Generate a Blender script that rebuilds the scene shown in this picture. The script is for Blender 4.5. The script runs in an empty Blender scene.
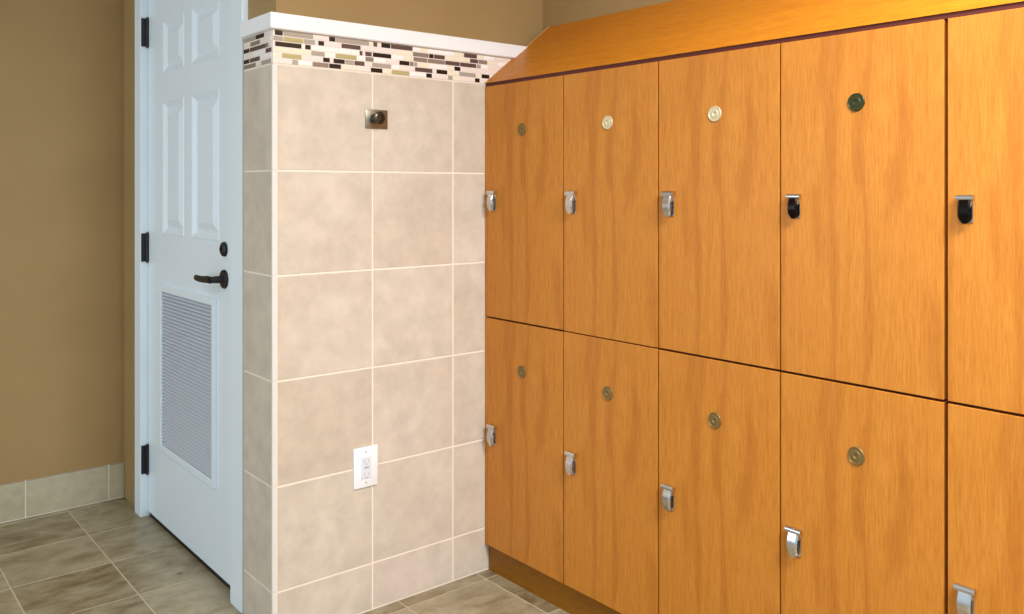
import bpy, bmesh, math, random
from mathutils import Vector, Matrix
random.seed(4)
PI = math.pi
scn = bpy.context.scene
C = scn.collection

# ------------------------------------------------------------------ colours
def lin(c):
    return tuple((v/12.92 if v <= .04045 else ((v+.055)/1.055)**2.4) for v in [x/255 for x in c]) + (1,)

def mat(name, rgb, rough=.5, metal=0., spec=.5, emit=None):
    m = bpy.data.materials.new(name); m.use_nodes = True
    b = m.node_tree.nodes['Principled BSDF']
    b.inputs['Base Color'].default_value = lin(rgb)
    b.inputs['Roughness'].default_value = rough
    b.inputs['Metallic'].default_value = metal
    b.inputs['Specular IOR Level'].default_value = spec
    return m

def N(m, t, **kw):
    n = m.node_tree.nodes.new(t)
    for k, v in kw.items(): setattr(n, k, v)
    return n
def LK(m, a, b): m.node_tree.links.new(a, b)
def ramp(m, stops):
    r = N(m, 'ShaderNodeValToRGB'); e = r.color_ramp.elements
    e[0].position, e[0].color = stops[0][0], lin(stops[0][1])
    e[1].position, e[1].color = stops[-1][0], lin(stops[-1][1])
    for p, c in stops[1:-1]:
        q = e.new(p); q.color = lin(c)
    return r
def noise(m, vec, scale, detail=3, rough=.55, dist=0.):
    n = N(m, 'ShaderNodeTexNoise'); n.inputs['Scale'].default_value = scale
    n.inputs['Detail'].default_value = detail; n.inputs['Roughness'].default_value = rough
    n.inputs['Distortion'].default_value = dist
    LK(m, vec, n.inputs['Vector']); return n
def mapping(m, sc, loc=(0, 0, 0)):
    t = N(m, 'ShaderNodeTexCoord'); mp = N(m, 'ShaderNodeMapping')
    mp.inputs['Scale'].default_value = sc; mp.inputs['Location'].default_value = loc
    LK(m, t.outputs['Object'], mp.inputs['Vector']); return mp
def mixc(m, fac, a, b, mode='MIX'):
    x = N(m, 'ShaderNodeMix', data_type='RGBA', blend_type=mode)
    if isinstance(fac, float): x.inputs[0].default_value = fac
    else: LK(m, fac, x.inputs[0])
    for i, v in ((6, a), (7, b)):
        if isinstance(v, tuple): x.inputs[i].default_value = v
        else: LK(m, v, x.inputs[i])
    return x.outputs[2]

def bump(m, h, strength, dist=.002):
    b = N(m, 'ShaderNodeBump'); b.inputs['Strength'].default_value = strength; b.inputs['Distance'].default_value = dist
    LK(m, h, b.inputs['Height']); LK(m, b.outputs['Normal'], m.node_tree.nodes['Principled BSDF'].inputs['Normal'])

def wood(name, vertical=True, dark=(192, 120, 38), light=(203, 134, 52), rough=.42):
    m = mat(name, light, rough, spec=.3)
    s = (34, 34, 2.6) if vertical else (14, 2.0, 14)
    mp = mapping(m, s)
    a = noise(m, mp.outputs[0], 1.6, 5, .6, .7)
    s2 = (190, 190, 14) if vertical else (120, 14, 120)
    mp2 = mapping(m, s2)
    b = noise(m, mp2.outputs[0], 1.5, 3, .6)
    s3 = (5, 5, .9) if vertical else (5, .9, 5)
    mp3 = mapping(m, s3, (3, 1, 2))
    w = N(m, 'ShaderNodeTexWave', wave_type='RINGS', rings_direction='Z' if vertical else 'Y')
    w.inputs['Scale'].default_value = 1.5; w.inputs['Distortion'].default_value = 7; w.inputs['Detail'].default_value = 2.5
    w.inputs['Detail Scale'].default_value = 1.2
    LK(m, mp3.outputs[0], w.inputs['Vector'])
    r1 = ramp(m, [(.25, dark), (.72, light)])
    LK(m, a.outputs['Fac'], r1.inputs[0])
    r2 = ramp(m, [(.25, (222, 206, 186)), (.6, (255, 255, 255))])
    LK(m, b.outputs['Fac'], r2.inputs[0])
    r3 = ramp(m, [(.0, (226, 212, 196)), (.35, (255, 255, 255))])
    LK(m, w.outputs['Fac'], r3.inputs[0])
    c = mixc(m, .75, r1.outputs[0], r2.outputs[0], 'MULTIPLY')
    c = mixc(m, .55 if vertical else .2, c, r3.outputs[0], 'MULTIPLY')
    LK(m, c, m.node_tree.nodes['Principled BSDF'].inputs['Base Color'])
    return m

def stone_tile(name, cols, rough, nscale, island=.5, streak=(1, 1, 1), bmp=.12, spot=None):
    m = mat(name, cols[1], rough)
    mp = mapping(m, streak)
    g = N(m, 'ShaderNodeNewGeometry')
    off = N(m, 'ShaderNodeVectorMath', operation='SCALE'); off.inputs['Scale'].default_value = 37.
    cx = N(m, 'ShaderNodeCombineXYZ')
    LK(m, g.outputs['Random Per Island'], cx.inputs[0]); LK(m, g.outputs['Random Per Island'], cx.inputs[1])
    LK(m, cx.outputs[0], off.inputs[0])
    ad = N(m, 'ShaderNodeVectorMath', operation='ADD')
    LK(m, mp.outputs[0], ad.inputs[0]); LK(m, off.outputs[0], ad.inputs[1])
    a = noise(m, ad.outputs[0], nscale, 6, .6, .5)
    b = noise(m, ad.outputs[0], nscale*5, 4, .6)
    r = ramp(m, [(.28, cols[0]), (.45, cols[1]), (.58, cols[2]), (.74, cols[3])])
    # tone moves with the tile as well as inside it
    mx = N(m, 'ShaderNodeMath', operation='MULTIPLY_ADD')
    mx.inputs[1].default_value = island; mx.inputs[2].default_value = -island/2
    LK(m, g.outputs['Random Per Island'], mx.inputs[0])
    s = N(m, 'ShaderNodeMath', operation='ADD'); LK(m, a.outputs['Fac'], s.inputs[0]); LK(m, mx.outputs[0], s.inputs[1])
    LK(m, s.outputs[0], r.inputs[0])
    r2 = ramp(m, [(.3, (222, 222, 222)), (.65, (255, 255, 255))]); LK(m, b.outputs['Fac'], r2.inputs[0])
    c = mixc(m, .6, r.outputs[0], r2.outputs[0], 'MULTIPLY')
    if spot:
        t = N(m, 'ShaderNodeTexCoord'); d = N(m, 'ShaderNodeVectorMath', operation='DISTANCE')
        LK(m, t.outputs['Object'], d.inputs[0]); d.inputs[1].default_value = spot
        mr = N(m, 'ShaderNodeMapRange'); mr.inputs[1].default_value = .006; mr.inputs[2].default_value = .014
        mr.inputs[3].default_value = .75; mr.inputs[4].default_value = 0
        LK(m, d.outputs['Value'], mr.inputs[0])
        c = mixc(m, mr.outputs[0], c, lin((70, 66, 66)))
    LK(m, c, m.node_tree.nodes['Principled BSDF'].inputs['Base Color'])
    bump(m, b.outputs['Fac'], bmp)
    return m

def plaster(name, rgb, rgb2):
    m = mat(name, rgb, .75)
    mp = mapping(m, (1, 1, 1))
    a = noise(m, mp.outputs[0], 2.5, 4)
    b = noise(m, mp.outputs[0], 260, 2)
    r = ramp(m, [(.35, rgb), (.65, rgb2)]); LK(m, a.outputs['Fac'], r.inputs[0])
    LK(m, r.outputs[0], m.node_tree.nodes['Principled BSDF'].inputs['Base Color'])
    bump(m, b.outputs['Fac'], .12, .001)
    return m

M = {}
M['paint'] = plaster('tan_wall_paint', (157, 128, 82), (163, 134, 87))
M['walltile'] = stone_tile('beige_ceramic_tile', [(208, 194, 176), (213, 200, 184), (216, 205, 189), (220, 204, 192)], .35, 3.0, .16, bmp=.05)
M['basetile'] = stone_tile('beige_base_tile', [(172, 162, 132), (180, 172, 144), (186, 178, 152), (186, 174, 150)], .4, 5.0, .12, bmp=.05)
M['wallgrout'] = mat('pale_wall_grout', (238, 228, 212), .8)
M['bullnose'] = mat('white_bullnose_glaze', (226, 219, 210), .3)
M['floortile'] = stone_tile('mottled_stone_floor_tile', [(110, 92, 62), (140, 127, 98), (156, 145, 118), (170, 154, 128)], .40, 7.0, .2, (1, 1.8, 1), .25, spot=(-0.047, 0.651, 0))
M['floorgrout'] = mat('floor_grout', (186, 172, 146), .85)
M['white'] = mat('white_trim_paint', (246, 248, 252), .35)
M['door'] = mat('white_door_paint', (232, 243, 252), .38)
M['slat'] = mat('painted_metal_louver', (214, 220, 228), .45)
M['black'] = mat('black_painted_metal', (12, 11, 13), .45, .0)
M['wood'] = wood('cherry_laminate_vertical', True)
M['woodh'] = wood('cherry_laminate_horizontal', False, (192, 116, 22), (202, 128, 30))
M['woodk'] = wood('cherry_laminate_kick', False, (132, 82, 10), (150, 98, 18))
M['carcass'] = mat('carcass_gap_shade_maroon', (84, 22, 6), .6)  # dark wood body, deepened to maroon for shade in the gaps
M['band'] = mat('pale_edge_band', (196, 150, 96), .5)
M['chrome'] = mat('satin_chrome', (206, 204, 204), .22, 1.)
M['darkreflection'] = mat('chrome_dark_reflection', (34, 28, 26), .25, .9)  # latch tongue metal with a dark reflection put into its base colour
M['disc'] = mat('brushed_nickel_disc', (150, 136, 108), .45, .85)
M['discdark'] = mat('disc_dark_reflection', (60, 62, 32), .4, .7)  # same metal plate, dark reflection painted into the colour
M['plastic'] = mat('white_plastic', (246, 248, 252), .3)
M['nickel'] = mat('aged_nickel', (150, 144, 128), .35, .9)
M['pegmetal'] = mat('dark_nickel', (84, 78, 70), .3, .9)
M['discpale'] = mat('disc_pale_reflection', (214, 200, 164), .5, .5)  # same metal plate, bright reflection painted into the colour
M['discolive'] = mat('disc_olive_reflection', (132, 108, 62), .5, .6)  # same metal plate, duller reflection painted into the colour
M['gapshade'] = mat('grey_gap_shade', (126, 138, 152), .7)  # grey put in for the shade between the louver slats
M['slot'] = mat('grey_slot', (172, 182, 194), .6)
M['ceil'] = mat('white_ceiling_paint', (235, 232, 225), .9)

# ------------------------------------------------------------------ mesh helpers
def new(): return bmesh.new()
def box(bm, x0, x1, y0, y1, z0, z1, mi=0, bev=0.):
    x0, x1 = sorted((x0, x1)); y0, y1 = sorted((y0, y1)); z0, z1 = sorted((z0, z1))
    v = [bm.verts.new((x, y, z)) for x in (x0, x1) for y in (y0, y1) for z in (z0, z1)]
    F = [(0, 1, 3, 2), (4, 6, 7, 5), (0, 4, 5, 1), (2, 3, 7, 6), (0, 2, 6, 4), (1, 5, 7, 3)]
    fs = [bm.faces.new([v[i] for i in f]) for f in F]
    for f in fs: f.material_index = mi
    if bev:
        es = {e for f in fs for e in f.edges}
        r = bmesh.ops.bevel(bm, geom=list(es), offset=bev, segments=2, affect='EDGES', profile=.5, clamp_overlap=True)
        for f in r['faces']: f.material_index = mi
def cyl(bm, p, axis, r, h, seg=24, r2=None, mi=0):
    """cylinder from p along axis (unit vector), length h"""
    a = Vector(axis).normalized()
    u = a.orthogonal().normalized(); w = a.cross(u)
    p = Vector(p); r2 = r if r2 is None else r2
    A = [bm.verts.new(p + (u*math.cos(t)+w*math.sin(t))*r) for t in [2*PI*i/seg for i in range(seg)]]
    B = [bm.verts.new(p + a*h + (u*math.cos(t)+w*math.sin(t))*r2) for t in [2*PI*i/seg for i in range(seg)]]
    fs = [bm.faces.new((A[i], A[(i+1) % seg], B[(i+1) % seg], B[i])) for i in range(seg)]
    fs.append(bm.faces.new(A[::-1])); fs.append(bm.faces.new(B))
    for f in fs: f.material_index = mi
def lathe(bm, p, axis, prof, seg=28, sq=1.):
    """prof = [(r, d)] along axis; closed at the ends; sq scales vertical radius"""
    a = Vector(axis).normalized(); p = Vector(p)
    w = Vector((0, 0, 1)); u = a.cross(w).normalized()
    rings = []
    for r, d in prof:
        rings.append([bm.verts.new(p + a*d + (u*math.cos(2*PI*i/seg) + w*math.sin(2*PI*i/seg)*sq)*max(r, 1e-5)) for i in range(seg)])
    for A, B in zip(rings, rings[1:]):
        for i in range(seg): bm.faces.new((A[i], A[(i+1) % seg], B[(i+1) % seg], B[i]))
    bm.faces.new(rings[0][::-1]); bm.faces.new(rings[-1])
def prism(bm, prof, y0, y1, mi=0):
    """closed (x,z) profile swept along y"""
    A = [bm.verts.new((x, y0, z)) for x, z in prof]; B = [bm.verts.new((x, y1, z)) for x, z in prof]
    n = len(prof)
    fs = [bm.faces.new((A[i], A[(i+1) % n], B[(i+1) % n], B[i])) for i in range(n)]
    fs += [bm.faces.new(A[::-1]), bm.faces.new(B)]
    for f in fs: f.material_index = mi
def tube(bm, pts, radii, seg=14, flat=1.):
    rings = []
    pts = [Vector(p) for p in pts]
    for i, p in enumerate(pts):
        t = (pts[min(i+1, len(pts)-1)] - pts[max(i-1, 0)]).normalized()
        w = Vector((0, 0, 1)); u = t.cross(w)
        u = u.normalized() if u.length > 1e-4 else Vector((1, 0, 0)); w = u.cross(t).normalized()
        rings.append([bm.verts.new(p + (u*math.cos(2*PI*k/seg)*flat + w*math.sin(2*PI*k/seg))*radii[i]) for k in range(seg)])
    for A, B in zip(rings, rings[1:]):
        for i in range(seg): bm.faces.new((A[i], A[(i+1) % seg], B[(i+1) % seg], B[i]))
    bm.faces.new(rings[0][::-1]); bm.faces.new(rings[-1])
def obj(name, bm, mats, parent=None, smooth=False, label=None):
    bmesh.ops.recalc_face_normals(bm, faces=bm.faces[:])
    me = bpy.data.meshes.new(name); bm.to_mesh(me); bm.free()
    for m in (mats if isinstance(mats, (list, tuple)) else [mats]): me.materials.append(m)
    if smooth:
        me.polygons.foreach_set('use_smooth', [True]*len(me.polygons))
        me.set_sharp_from_angle(angle=math.radians(35))
    o = bpy.data.objects.new(name, me); C.objects.link(o)
    if parent: o.parent = parent
    if label: o['label'] = label
    return o
def empty(name, loc=(0, 0, 0)):
    o = bpy.data.objects.new(name, None); C.objects.link(o); o.location = loc; return o
def struct(o, label):
    o['kind'] = 'structure'; o['label'] = label; return o
def tag(o, label, cat, group=None):
    o['label'] = label; o['category'] = cat
    if group: o['group'] = group
    return o

# ------------------------------------------------------------------ measures (metres)
# x runs to the right along the tiled wall, y runs away along the lockers, z up; origin at the foot of the tiled corner
D = 1.5706          # far painted wall
LX = .7785          # face of the locker doors
RX = 1.0737         # painted wall behind the lockers
Z0, T = .149, .308  # lowest grout line, tile pitch
PW, PY = .024, .030  # painted walls sit this far behind the tile faces (door wall, nook wall)
CEIL = 2.62
FRONT, LEFT = -4.2, -3.4

# ------------------------------------------------------------------ floor
bm = new(); box(bm, LEFT, RX+.15, FRONT, D+.15, -.05, -.0015)
struct(obj('floor', bm, M['floorgrout']), 'mottled brown-grey stone tile floor')
bm = new()
px, py, gx, gy = .3155, .316, -.2030, .896
i0 = math.floor((LEFT-gx)/px); j0 = math.floor((FRONT-gy)/py)
for i in range(i0+1, 5):
    for j in range(j0+1, 3):
        x0, y0 = gx+i*px, gy+j*py
        g = .0026
        a, b, c, d = x0+g, min(x0+px-g, RX), y0+g, min(y0+py-g, D)
        if a > b-.01 or c > d-.01: continue
        box(bm, a, b, c, d, -.01, 0, bev=.0012)
ft = obj('floor_tiles', bm, M['floortile'], bpy.data.objects['floor'])

# ------------------------------------------------------------------ walls
bm = new(); box(bm, LEFT, PW, D, D+.12, 0, CEIL)
wl = struct(obj('wall_left', bm, M['paint']), 'tan painted far wall left of the white door')
bm = new()     # wall with the door opening
dy0, dy1, dz = 1.300, .290, 2.19
box(bm, PW, PW+.13, dy0, D+.12, 0, CEIL); box(bm, PW, PW+.13, dy1, dy0, dz, CEIL)
box(bm, PW, PW+.13, PY, dy1, 0, CEIL)
wm = struct(obj('wall_middle', bm, M['paint']), 'tan painted wall that holds the white door')
bm = new(); box(bm, PW+.13, RX+.12, PY, PY+.12, 0, CEIL); 
wb = struct(obj('wall_back', bm, M['paint']), 'tan painted wall above the beige tile wainscot')
bm = new(); box(bm, RX, RX+.12, FRONT, PY, 0, CEIL)
wr = struct(obj('wall_right', bm, M['paint']), 'tan painted wall above and behind the lockers')
bm = new(); box(bm, LEFT, RX+.12, FRONT, D+.12, CEIL, CEIL+.08)
struct(obj('ceiling', bm, M['ceil']), 'plain white ceiling')

# tile base along the far wall
bm = new(); box(bm, LEFT, PW-.001, D-.010, D, 0, .149)
bl = struct(obj('baseboard_left', bm, M['wallgrout']), 'beige tile baseboard along the tan far wall')
bm = new(); x = PW - .008
xs = [PW-.001, -.04]
while xs[-1] > LEFT: xs.append(xs[-1]-.3145)
for a, b in zip(xs, xs[1:]): box(bm, b+.002, a-.002, D-.013, D-.002, .004, .149, bev=.0015)
obj('base_tiles', bm, M['basetile'], bl)

# ------------------------------------------------------------------ tile wainscot (tile on the end of the nook wall and on its return)
bm = new()
box(bm, .0015, RX, .0015, PY, 0, 1.83); box(bm, .0015, PW, PY, .2115, 0, 1.83)
obj('grout_bed', bm, M['wallgrout'], wb)
bm = new()
g = .0026
zs = [0.003] + [Z0+T*k for k in range(5)] + [1.692]
fx = [.016, .3325, .6435, .9600, RX]
g = .0027
for a, b in zip(zs, zs[1:]):
    for c, d in zip(fx, fx[1:]):
        box(bm, c+(g if c > .02 else .0006), d-g, 0, .010, a+g, b-g, bev=.0012)
    box(bm, 0, .010, .006, .2105, a+g, b-g, bev=.0012)
obj('wall_tiles', bm, M['walltile'], wb)
# rounded pale edge of the corner tiles
bm = new()
for a, b in zip(zs, zs[1:]):
    z0, z1 = a+g*.6, b-g*.6
    pts = [(.0155, -.0008)] + [(.006-.0068*math.sin(t), .006-.0068*math.cos(t)) for t in [PI/2*k/6 for k in range(7)]] + [(.006, .0105), (.0155, .0105)]
    A = [bm.verts.new((p[0], p[1], z0)) for p in pts]; B = [bm.verts.new((p[0], p[1], z1)) for p in pts]
    n = len(pts)
    for i in range(n): bm.faces.new((A[i], A[(i+1) % n], B[(i+1) % n], B[i]))
    bm.faces.new(A[::-1]); bm.faces.new(B)
obj('corner_bullnose', bm, M['bullnose'], wb, smooth=True)

# mosaic border: seven glass and stone colours in six rows
MC = [(250, 244, 240), (242, 230, 208), (34, 24, 24), (96, 74, 70), (172, 162, 150), (184, 172, 122), (140, 126, 114), (240, 226, 220)]
mm = [mat('mosaic_piece_tone', c, .18) for c in MC]
W, CR, K, B_, G, O, TA, PK = range(8)
f_, yaw_, sh_ = 870.35, -.6893, 188.857
CAM = (-1.0728, -2.3955, 1.3272)
# pieces with their extents in metres along each wall (read off the photograph once, as lengths)
front = {0: [(.005, .032, K), (.032, .129, G), (.180, .203, K), (.203, .320, G), (.334, .350, B_), (.363, .398, K), (.398, .482, B_), (.688, .745, B_)],
 1: [(.000, .032, G), (.032, .097, O), (.097, .135, G), (.144, .165, K), (.222, .290, B_), (.482, .545, TA), (.540, .565, K), (.565, .610, B_), (.714, .750, B_), (.750, .790, TA)],
 2: [(.006, .091, K), (.101, .121, K), (.285, .297, B_), (.305, .330, B_), (.332, .401, K), (.484, .540, TA), (.610, .672, B_), (.672, .742, B_), (.742, .762, G)],
 3: [(.121, .167, G), (.202, .276, O), (.430, .470, K), (.486, .500, G), (.648, .675, K)],
 4: [(.014, .028, CR), (.028, .091, O), (.160, .184, K), (.195, .235, K), (.235, .267, G), (.267, .304, B_), (.330, .401, G), (.490, .560, B_), (.575, .620, K), (.668, .740, G), (.764, .800, K)],
 5: [(.060, .080, G), (.180, .222, K), (.325, .369, K), (.401, .470, O), (.534, .558, K), (.622, .642, G), (.735, .757, K)]}
side = {0: [(.060, .120, K), (.120, .210, G)], 1: [(.02, .07, CR), (.09, .16, TA)], 2: [(.05, .165, B_), (.168, .212, K)],
 3: [(.0, .05, B_), (.05, .14, W), (.14, .2, CR)], 4: [(.09, .165, B_), (.168, .212, K)], 5: [(.01, .08, G), (.12, .212, TA)]}
bm = new(); bt, rh = 1.6935, .0163
def row(fixed, end, lay):
    segs = []; p = .001
    for a, b, m in sorted(fixed):
        if a < p: a = p
        while a-p > .004:
            q = min(a, p+random.choice((.03, .045, .06, .09)))
            if a-q < .012: q = a
            segs.append((p, q, random.choice((W, W, CR, PK, PK, W, CR, TA)))); p = q
        if b > a: segs.append((a, b, m)); p = b
    while end-p > .004:
        q = min(end, p+random.choice((.03, .045, .06, .09)))
        segs.append((p, q, random.choice((W, CR, PK, W, TA, B_)) if p > .8 else random.choice((W, CR, PK)))); p = q
    for s in segs: lay(*s)
for r in range(6):
    z1 = bt + rh*(6-r); z0 = z1-rh
    row(front[r], RX, lambda a, b, m: box(bm, a+.0012, b-.0012, -.001, .008, z0+.0014, z1-.0014, m, bev=.0005))
    row(side[r], .2105, lambda a, b, m: box(bm, -.001, .008, max(a, .008)+.0012, b-.0012, z0+.0019, z1-.0019, m, bev=.0006) if b > .012 else None)
mi = 8; box(bm, .0002, .006, .0002, .2108, bt, bt+rh*6, mi); box(bm, .006, RX, .0002, .006, bt, bt+rh*6, mi)
obj('mosaic_border', bm, mm+[mat('mosaic_grout', (236, 226, 220), .7)], wb)

# white cap on the wainscot
bm = new()
def capprof(o):  # (outward distance, z) pairs
    return [(-.024, 1.840), (o-.002, 1.840), (o, 1.838), (o, 1.796), (o-.003, 1.7925), (-.024, 1.7925)]
pf = capprof(.012)
# swept round the corner: return leg then front leg
rings = []
for kind in ('end', 'corner', 'right'):
    ring = []
    for o, z in pf:
        if kind == 'end': ring.append(bm.verts.new((-o, .2125, z)))
        elif kind == 'corner': ring.append(bm.verts.new((-o, -o, z)))
        else: ring.append(bm.verts.new((RX, -o, z)))
    rings.append(ring)
n = len(pf)
for A, B in zip(rings, rings[1:]):
    for i in range(n): bm.faces.new((A[i], A[(i+1) % n], B[(i+1) % n], B[i]))
bm.faces.new(rings[0]); bm.faces.new(rings[-1][::-1])
struct(obj('trim_1', bm, M['white']), 'white cap moulding on top of the mosaic border')

# ------------------------------------------------------------------ door
CF = .004; DF = .035                     # casing face, door face
dr = struct(empty('door_1', (DF, 1.261, 0)), 'white panelled door with a louvered vent and black lever')
def dobj(name, bm, m, parent=dr, **k):
    o = obj(name, bm, m, None, **k); o.parent = parent
    o.matrix_parent_inverse = Matrix.Translation(dr.location).inverted()
    return o
L0, L1, ZB, ZT = 1.2670, .334, .020, 2.135
# frame: jambs, head and casing in one, mitred outline
bm = new()
yo0, yi0, yi1, yo1 = 1.348, 1.2700, .332, .236   # casing outer/inner
box(bm, CF, .060, yi0, yo0, 0, 2.185, bev=.002); box(bm, CF, .060, yo1, yi1, 0, 2.185, bev=.002)
box(bm, CF, .060, yo1, yo0, 2.14, 2.232, bev=.002)
box(bm, .060, .146, yi0-.002, dy0-.001, 0, 2.18); box(bm, .060, .146, dy1+.001, yi1, 0, 2.18); box(bm, .060, .146, dy1+.001, dy0-.001, 2.14, 2.188)
obj('door_frame', bm, M['door'], dr).matrix_parent_inverse = Matrix.Translation(dr.location).inverted()
# leaf with embossed panels
yl = [1.0875, .852, .767, .507]
panels = []
for a, b in ((yl[0], yl[1]), (yl[2], yl[3])):
    panels.append((b, a, 1.775, 1.981)); panels.append((b, a, 1.150, 1.667))
vent = (.552, 1.0875, .330, .930)
ys = sorted({L1, L0, .552, *yl}); zz = sorted({ZB, ZT, 1.775, 1.981, 1.150, 1.667, .330, .930})
bm = new()
def q(pts): bm.faces.new([bm.verts.new(p) for p in pts])
allp = panels + [vent]
def inside(y, z): return any(a < y < b and c < z < d for a, b, c, d in allp)
for a, b in zip(ys, ys[1:]):
    for c, d in zip(zz, zz[1:]):
        if not inside((a+b)/2, (c+d)/2): q([(DF, a, c), (DF, b, c), (DF, b, d), (DF, a, d)])
def nest(r, steps):
    a, b, c, d = r
    prev = None
    for ins, dep in steps:
        cur = [(DF+dep, a+ins, c+ins), (DF+dep, b-ins, c+ins), (DF+dep, b-ins, d-ins), (DF+dep, a+ins, d-ins)]
        if prev:
            for i in range(4): q([prev[i], prev[(i+1) % 4], cur[(i+1) % 4], cur[i]])
        prev = cur
    q(prev)
for p_ in panels: nest(p_, [(0, 0), (.003, -.002), (.008, 0), (.026, .010), (.031, .010), (.058, .0)])
nest(vent, [(0, 0), (0.0, .022)])
XB = DF+.044
for r in ([(XB, L1, ZB), (XB, L0, ZB), (XB, L0, ZT), (XB, L1, ZT)], [(DF, L1, ZB), (XB, L1, ZB), (XB, L1, ZT), (DF, L1, ZT)],
          [(DF, L0, ZB), (XB, L0, ZB), (XB, L0, ZT), (DF, L0, ZT)], [(DF, L1, ZB), (DF, L0, ZB), (XB, L0, ZB), (XB, L1, ZB)],
          [(DF, L1, ZT), (DF, L0, ZT), (XB, L0, ZT), (XB, L1, ZT)]): q(r)
bmesh.ops.remove_doubles(bm, verts=bm.verts[:], dist=1e-5)
leaf = dobj('door_leaf', bm, M['door'])
# vent frame and slats
bm = new(); a, b, c, d = vent; o_, i_ = .024, .002
for (y0, y1, z0, z1) in ((b-i_, b+o_, c-o_, d+o_), (a-o_, a+i_, c-o_, d+o_), (a+i_, b-i_, d-i_, d+o_), (a+i_, b-i_, c-o_, c+i_)):
    box(bm, DF-.010, DF+.001, y0, y1, z0, z1, bev=.003)
vf = dobj('vent_frame', bm, M['door'])
bm = new(); n = 44; pitch = (d-c-.006)/n
for k in range(n):
    z = c+.003+pitch*(k+.5); h = pitch*.5
    P = [(DF-.003, z-h*.75), (DF-.003, z-h*.35), (DF+.010, z+h*.65), (DF+.010, z+h*.50), (DF-.002, z-h*.75)]
    prism(bm, P, a+.003, b-.003)
o = obj('vent_slats', bm, M['slat']); o.parent = dr; o.matrix_parent_inverse = Matrix.Translation(dr.location).inverted()
bm = new(); box(bm, DF+.014, DF+.0215, a+.001, b-.001, c+.001, d-.001)  # added backing panel, coloured grey to darken the slat gaps
dobj('vent_gap_shade', bm, M['gapshade'], label='added grey panel that darkens the gaps behind the slats')
# hinges
for z in (1.960, 1.090, .232):
    bm = new()
    box(bm, CF+.003, DF-.001, yi0-.0035, yi0+.0005, z-.057, z+.057)
    cyl(bm, (DF-.006, yi0-.006, z-.057), (0, 0, 1), .0065, .114, 14)
    cyl(bm, (DF-.006, yi0-.006, z-.062), (0, 0, 1), .004, .124, 10)
    dobj('hinge', bm, M['black'], smooth=True)
# lever and deadbolt
ly, lz = .455, 1.026
bm = new(); lathe(bm, (DF, ly, lz), (-1, 0, 0), [(.031, 0), (.032, .003), (.030, .008), (.020, .011), (.013, .013), (.011, .040), (.011, .052)], 28)
rose = dobj('lever_rose', bm, M['black'], smooth=True)
bm = new(); tube(bm, [(DF-.050, ly-.004, lz), (DF-.052, ly+.020, lz+.001), (DF-.052, ly+.055, lz-.002), (DF-.051, ly+.095, lz-.003), (DF-.049, ly+.134, lz-.002), (DF-.048, ly+.140, lz-.002)],
     [.012, .0125, .0115, .011, .0105, .007], 14, .7)
dobj('door_handle', bm, M['black'], smooth=True)
bm = new(); lathe(bm, (DF, ly-.001, 1.126), (-1, 0, 0), [(.024, 0), (.025, .003), (.023, .009), (.016, .013), (.002, .014)], 26)
cyl(bm, (DF-.013, ly-.001, 1.126), (-1, 0, 0), .007, .004, 14)
dobj('deadbolt', bm, M['black'], smooth=True)
# black strip filling the gap under the door
bm = new(); box(bm, DF+.004, XB-.002, L1+.002, L0-.002, .0008, ZB+.004)
dobj('door_gap_strip', bm, M['slot'] if False else M['black'])

# ------------------------------------------------------------------ hook
hk = tag(empty('robe_hook', (.345, 0, 1.547)), 'small chrome robe hook with round peg high on the beige tiled wall', 'hook')
bm = new(); box(bm, -.040, .040, -.005, 0, -.030, .030, bev=.0022); obj('backplate', bm, M['nickel'], hk, smooth=True)
bm = new(); lathe(bm, (-.008, -.004, .002), (0, -1, 0), [(.015, 0), (.013, .004), (.009, .008), (.009, .018), (.017, .023), (.020, .026), (.020, .031), (.016, .034), (.011, .0345), (.009, .030), (.001, .030)], 30)
obj('peg', bm, M['pegmetal'], hk, smooth=True)

# ------------------------------------------------------------------ outlet
ot = tag(empty('electrical_outlet', (.3055, 0, .457)), 'white electrical outlet low on the beige tiled wall', 'outlet')
bm = new(); box(bm, -.043, .043, -.006, 0, -.063, .063, bev=.003); obj('cover_plate', bm, M['plastic'], ot, smooth=True)
bm = new(); box(bm, -.0175, .0175, -.0085, -.0055, -.034, .034, bev=.0015)
fp = obj('receptacle', bm, mat('receptacle_plastic', (222, 228, 236), .35), ot)
bm = new()
for s in (-1, 1):
    zc = s*.020
    box(bm, -.0082, -.0058, -.0089, -.0080, zc-.005, zc+.005); box(bm, .0058, .0080, -.0089, -.0080, zc-.004, zc+.004)
    cyl(bm, (0, -.0080, zc-.0095), (0, -1, 0), .0026, .0009, 12)
box(bm, -.008, .008, -.0093, -.0080, -.003, .003)
obj('slots', bm, M['slot'], fp)
for z in (-.0475, .0475):
    bm = new(); cyl(bm, (0, -.0055, z), (0, -1, 0), .003, .0012, 14)
    obj('screw', bm, M['slot'], ot)

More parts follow.
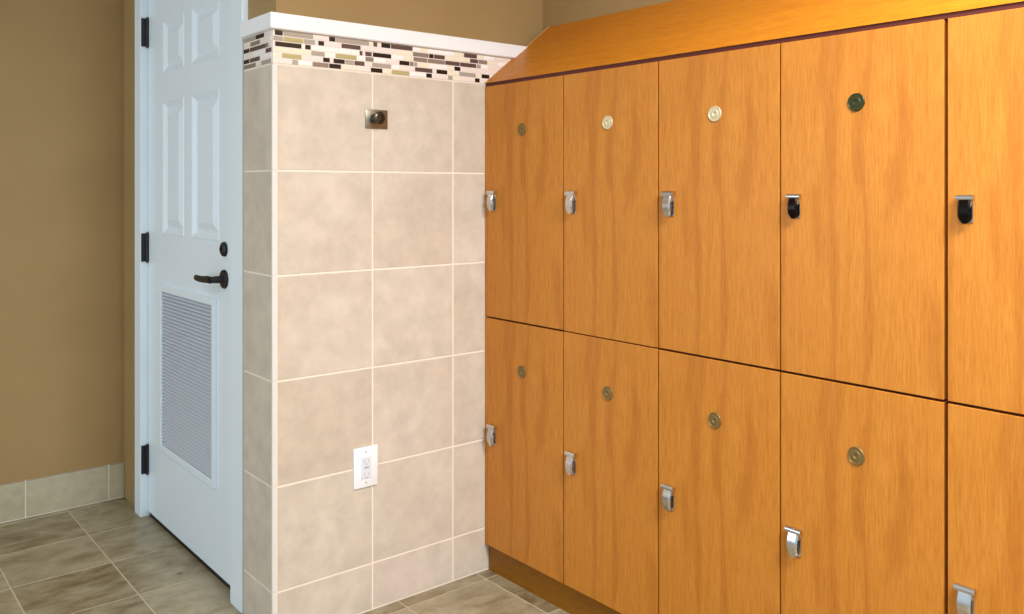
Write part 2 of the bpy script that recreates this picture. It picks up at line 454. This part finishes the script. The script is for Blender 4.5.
# ------------------------------------------------------------------ lockers
seams = [-.0012, -.4000, -.7871, -1.1752, -1.5701, -1.9640]
ZM, ZTOP, ZBOT = .8833, 1.6816, .0945
bm_latch_plate = None
def disc_mesh():
    bm = new(); lathe(bm, (0, 0, 0), (-1, 0, 0), [(.0205, 0), (.0205, .0015), (.0196, .0026), (.0186, .0026), (.0180, .0018), (.0110, .0018), (.0100, .0026), (.0060, .0026), (.0050, .0010), (.0005, .0010)], 32)
    return bm
def latch_mesh():
    bm = new(); S = 1.27
    # small plate, round cam on top, hasp tongue curving out and down
    box(bm, -.0020, 0, -.0125, .0125, -.026, .024, bev=.0008)
    cyl(bm, (-.0085, -.0160, .0215), (0, 1, 0), .0062, .0320, 18)
    cyl(bm, (0, 0, .0120), (-1, 0, 0), .0115, .0120, 22, .0105)
    n = 9; w = .0115
    A = []
    for k in range(n+1):
        t = k/n; z = .018-.046*t; xo = -.010-.007*math.sin(PI*min(1, t*1.05))*1.0
        ww = w*(1 if t < .7 else math.sqrt(max(.12, 1-((t-.7)/.32)**2)))
        A.append([bm.verts.new((xo, -ww, z)), bm.verts.new((xo-.0035, -ww*.72, z)), bm.verts.new((xo-.0035, ww*.72, z)), bm.verts.new((xo, ww, z)), bm.verts.new((xo+.0035, 0, z))])
    for P, Q in zip(A, A[1:]):
        for i in range(5): bm.faces.new((P[i], P[(i+1) % 5], Q[(i+1) % 5], Q[i])).material_index = 1
    bm.faces.new(A[0]); bm.faces.new(A[-1][::-1])
    for v in bm.verts: v.co.y *= S; v.co.z *= S
    return bm
labels = ['orange-brown wooden two-door locker in the corner, touching the beige tiled wall',
          'orange-brown wooden two-door locker one column away from the corner locker',
          'middle wooden locker of the row, silver latches on both doors, next to the one with a dark reflection painted on its latch',
          'wide-looking wooden locker column with dark reflections painted into the round plate and latch of its upper door',
          'nearest wooden locker column cut off by the right edge, no round plates in view']
for i in range(5):
    y1, y0 = seams[i], seams[i+1]
    lk = tag(empty('locker', (LX, y1, 0)), labels[i], 'locker', 'two-tier wooden lockers along the right wall')
    bm = new(); w = y0-y1
    x0 = .020
    box(bm, x0, RX-LX-.002, w+.0002, -.0002, ZBOT-.002, ZTOP+.0005)
    obj('body', bm, M['carcass'], lk)
    gl, gr = (.0026, .0022)
    if i == 4: gl = .0044
    if i == 3: gr = .0044
    if i == 0: gl = .0006
    if i == 2: gl = .0030
    if i == 1: gr = .0024
    for tier in (0, 1):
        za, zb = (ZM+.0030, ZTOP) if tier == 0 else (ZBOT, ZM-.0030)
        if i == 1: za, zb = (ZM+.0018, ZTOP) if tier == 0 else (ZBOT, ZM-.0018)
        bm = new(); dv = [random.uniform(-4, 4) for _ in range(3)]
        ce = Vector((0, (w)/2, (za+zb)/2))
        box(bm, 0, .019, w+gr, -gl, za, zb, bev=.0009)
        # every door has its own piece of grain: its mesh sits off its own origin
        off = Vector((0, 0, 0))
        for v in bm.verts: v.co -= ce
        dd = obj('door', bm, M['wood%d%d' % (i, tier)] if 'wood%d%d' % (i, tier) in M else M['wood'], lk)
        dd.location = ce
        dz_ = 1.523 if tier == 0 else .724
        lzz = 1.286 if tier == 0 else .482
        dark = tier == 0 and i >= 3
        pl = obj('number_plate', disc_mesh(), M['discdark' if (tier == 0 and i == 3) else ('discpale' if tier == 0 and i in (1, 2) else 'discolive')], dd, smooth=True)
        if tier == 0 and i == 3: pl['label'] = 'round plate with a dark green-black reflection painted in'
        pl.location = Vector((-.0002, w/2-.0, dz_))-ce
        la = obj('latch', latch_mesh(), [M['chrome'], M['darkreflection' if dark else 'chrome']], dd, smooth=True)
        if dark: la['label'] = 'latch with a dark reflection painted in'; la.scale = (.9, .84, .84)
        la.location = Vector((-.0002, -.0425-(.004 if i == 0 else 0), lzz))-ce

# sloped top running the whole bank
bm = new()
prism(bm, [(LX+.0005, ZTOP+.0125), (RX-.001, 1.9235), (RX-.001, ZTOP+.0125)], -.0012, -1.9640)
prism(bm, [(LX+.004, ZTOP+.0005), (LX+.004, ZTOP+.0125), (RX-.001, ZTOP+.0125), (RX-.001, ZTOP+.0005)], -.0012, -1.9640, 1)  # recessed strip under the top, coloured dark for its shade
tp = tag(obj('sloped_locker_top', bm, [M['woodh'], M['carcass']]), 'long sloping wooden top covering the whole row of lockers', 'locker top')
bm = new(); prism(bm, [(LX-.001, ZTOP+.0115), (LX-.001, ZTOP+.0145), (RX-.001, 1.9262), (RX-.001, 1.92)], -.0010, -.0060)
obj('edge_band', bm, M['band'], tp, label='paler edge strip against the tiled wall')
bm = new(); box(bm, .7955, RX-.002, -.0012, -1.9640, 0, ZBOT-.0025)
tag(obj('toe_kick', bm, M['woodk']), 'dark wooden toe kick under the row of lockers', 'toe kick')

# ------------------------------------------------------------------ light
def area(name, loc, rot, size, sizey, power, col):
    l = bpy.data.lights.new(name, 'AREA'); l.shape = 'RECTANGLE'; l.size = size; l.size_y = sizey
    l.energy = power; l.color = col
    o = bpy.data.objects.new(name, l); C.objects.link(o); o.location = loc; o.rotation_euler = rot; return o
area('ceiling_lamp', (-.05, -2.0, CEIL-.03), (0, 0, 0), .6, .6, 30, (1, .97, .94))
area('ceiling_lamp', (-1.9, -1.6, CEIL-.03), (0, 0, 0), .6, .6, 28, (.90, .96, 1))
area('door_fill_light', (-2.7, .95, 1.35), (PI/2, 0, -PI/2), 1.0, 1.5, 17, (.76, .90, 1))  # unseen cool fill light, added to brighten the door
area('ceiling_lamp', (.15, -2.75, CEIL-.03), (0, 0, 0), .6, .6, 112, (1, .98, .97))
w = bpy.data.worlds.new('world'); scn.world = w; w.use_nodes = True
bg = w.node_tree.nodes['Background']; bg.inputs[0].default_value = (.74, .89, 1, 1); bg.inputs[1].default_value = .88

# ------------------------------------------------------------------ camera
cam = bpy.data.cameras.new('camera'); cam.sensor_width = 36; cam.sensor_fit = 'HORIZONTAL'
cam.lens = f_*36/1024; cam.shift_y = -(307-sh_)/1024; cam.clip_start = .05
co = bpy.data.objects.new('camera', cam); C.objects.link(co)
co.location = CAM; co.rotation_euler = (PI/2, 0, yaw_); scn.camera = co
vs = scn.view_settings
vs.view_transform = 'Standard'; vs.look = 'None'; vs.exposure = 0; vs.gamma = 1; vs.use_curve_mapping = False
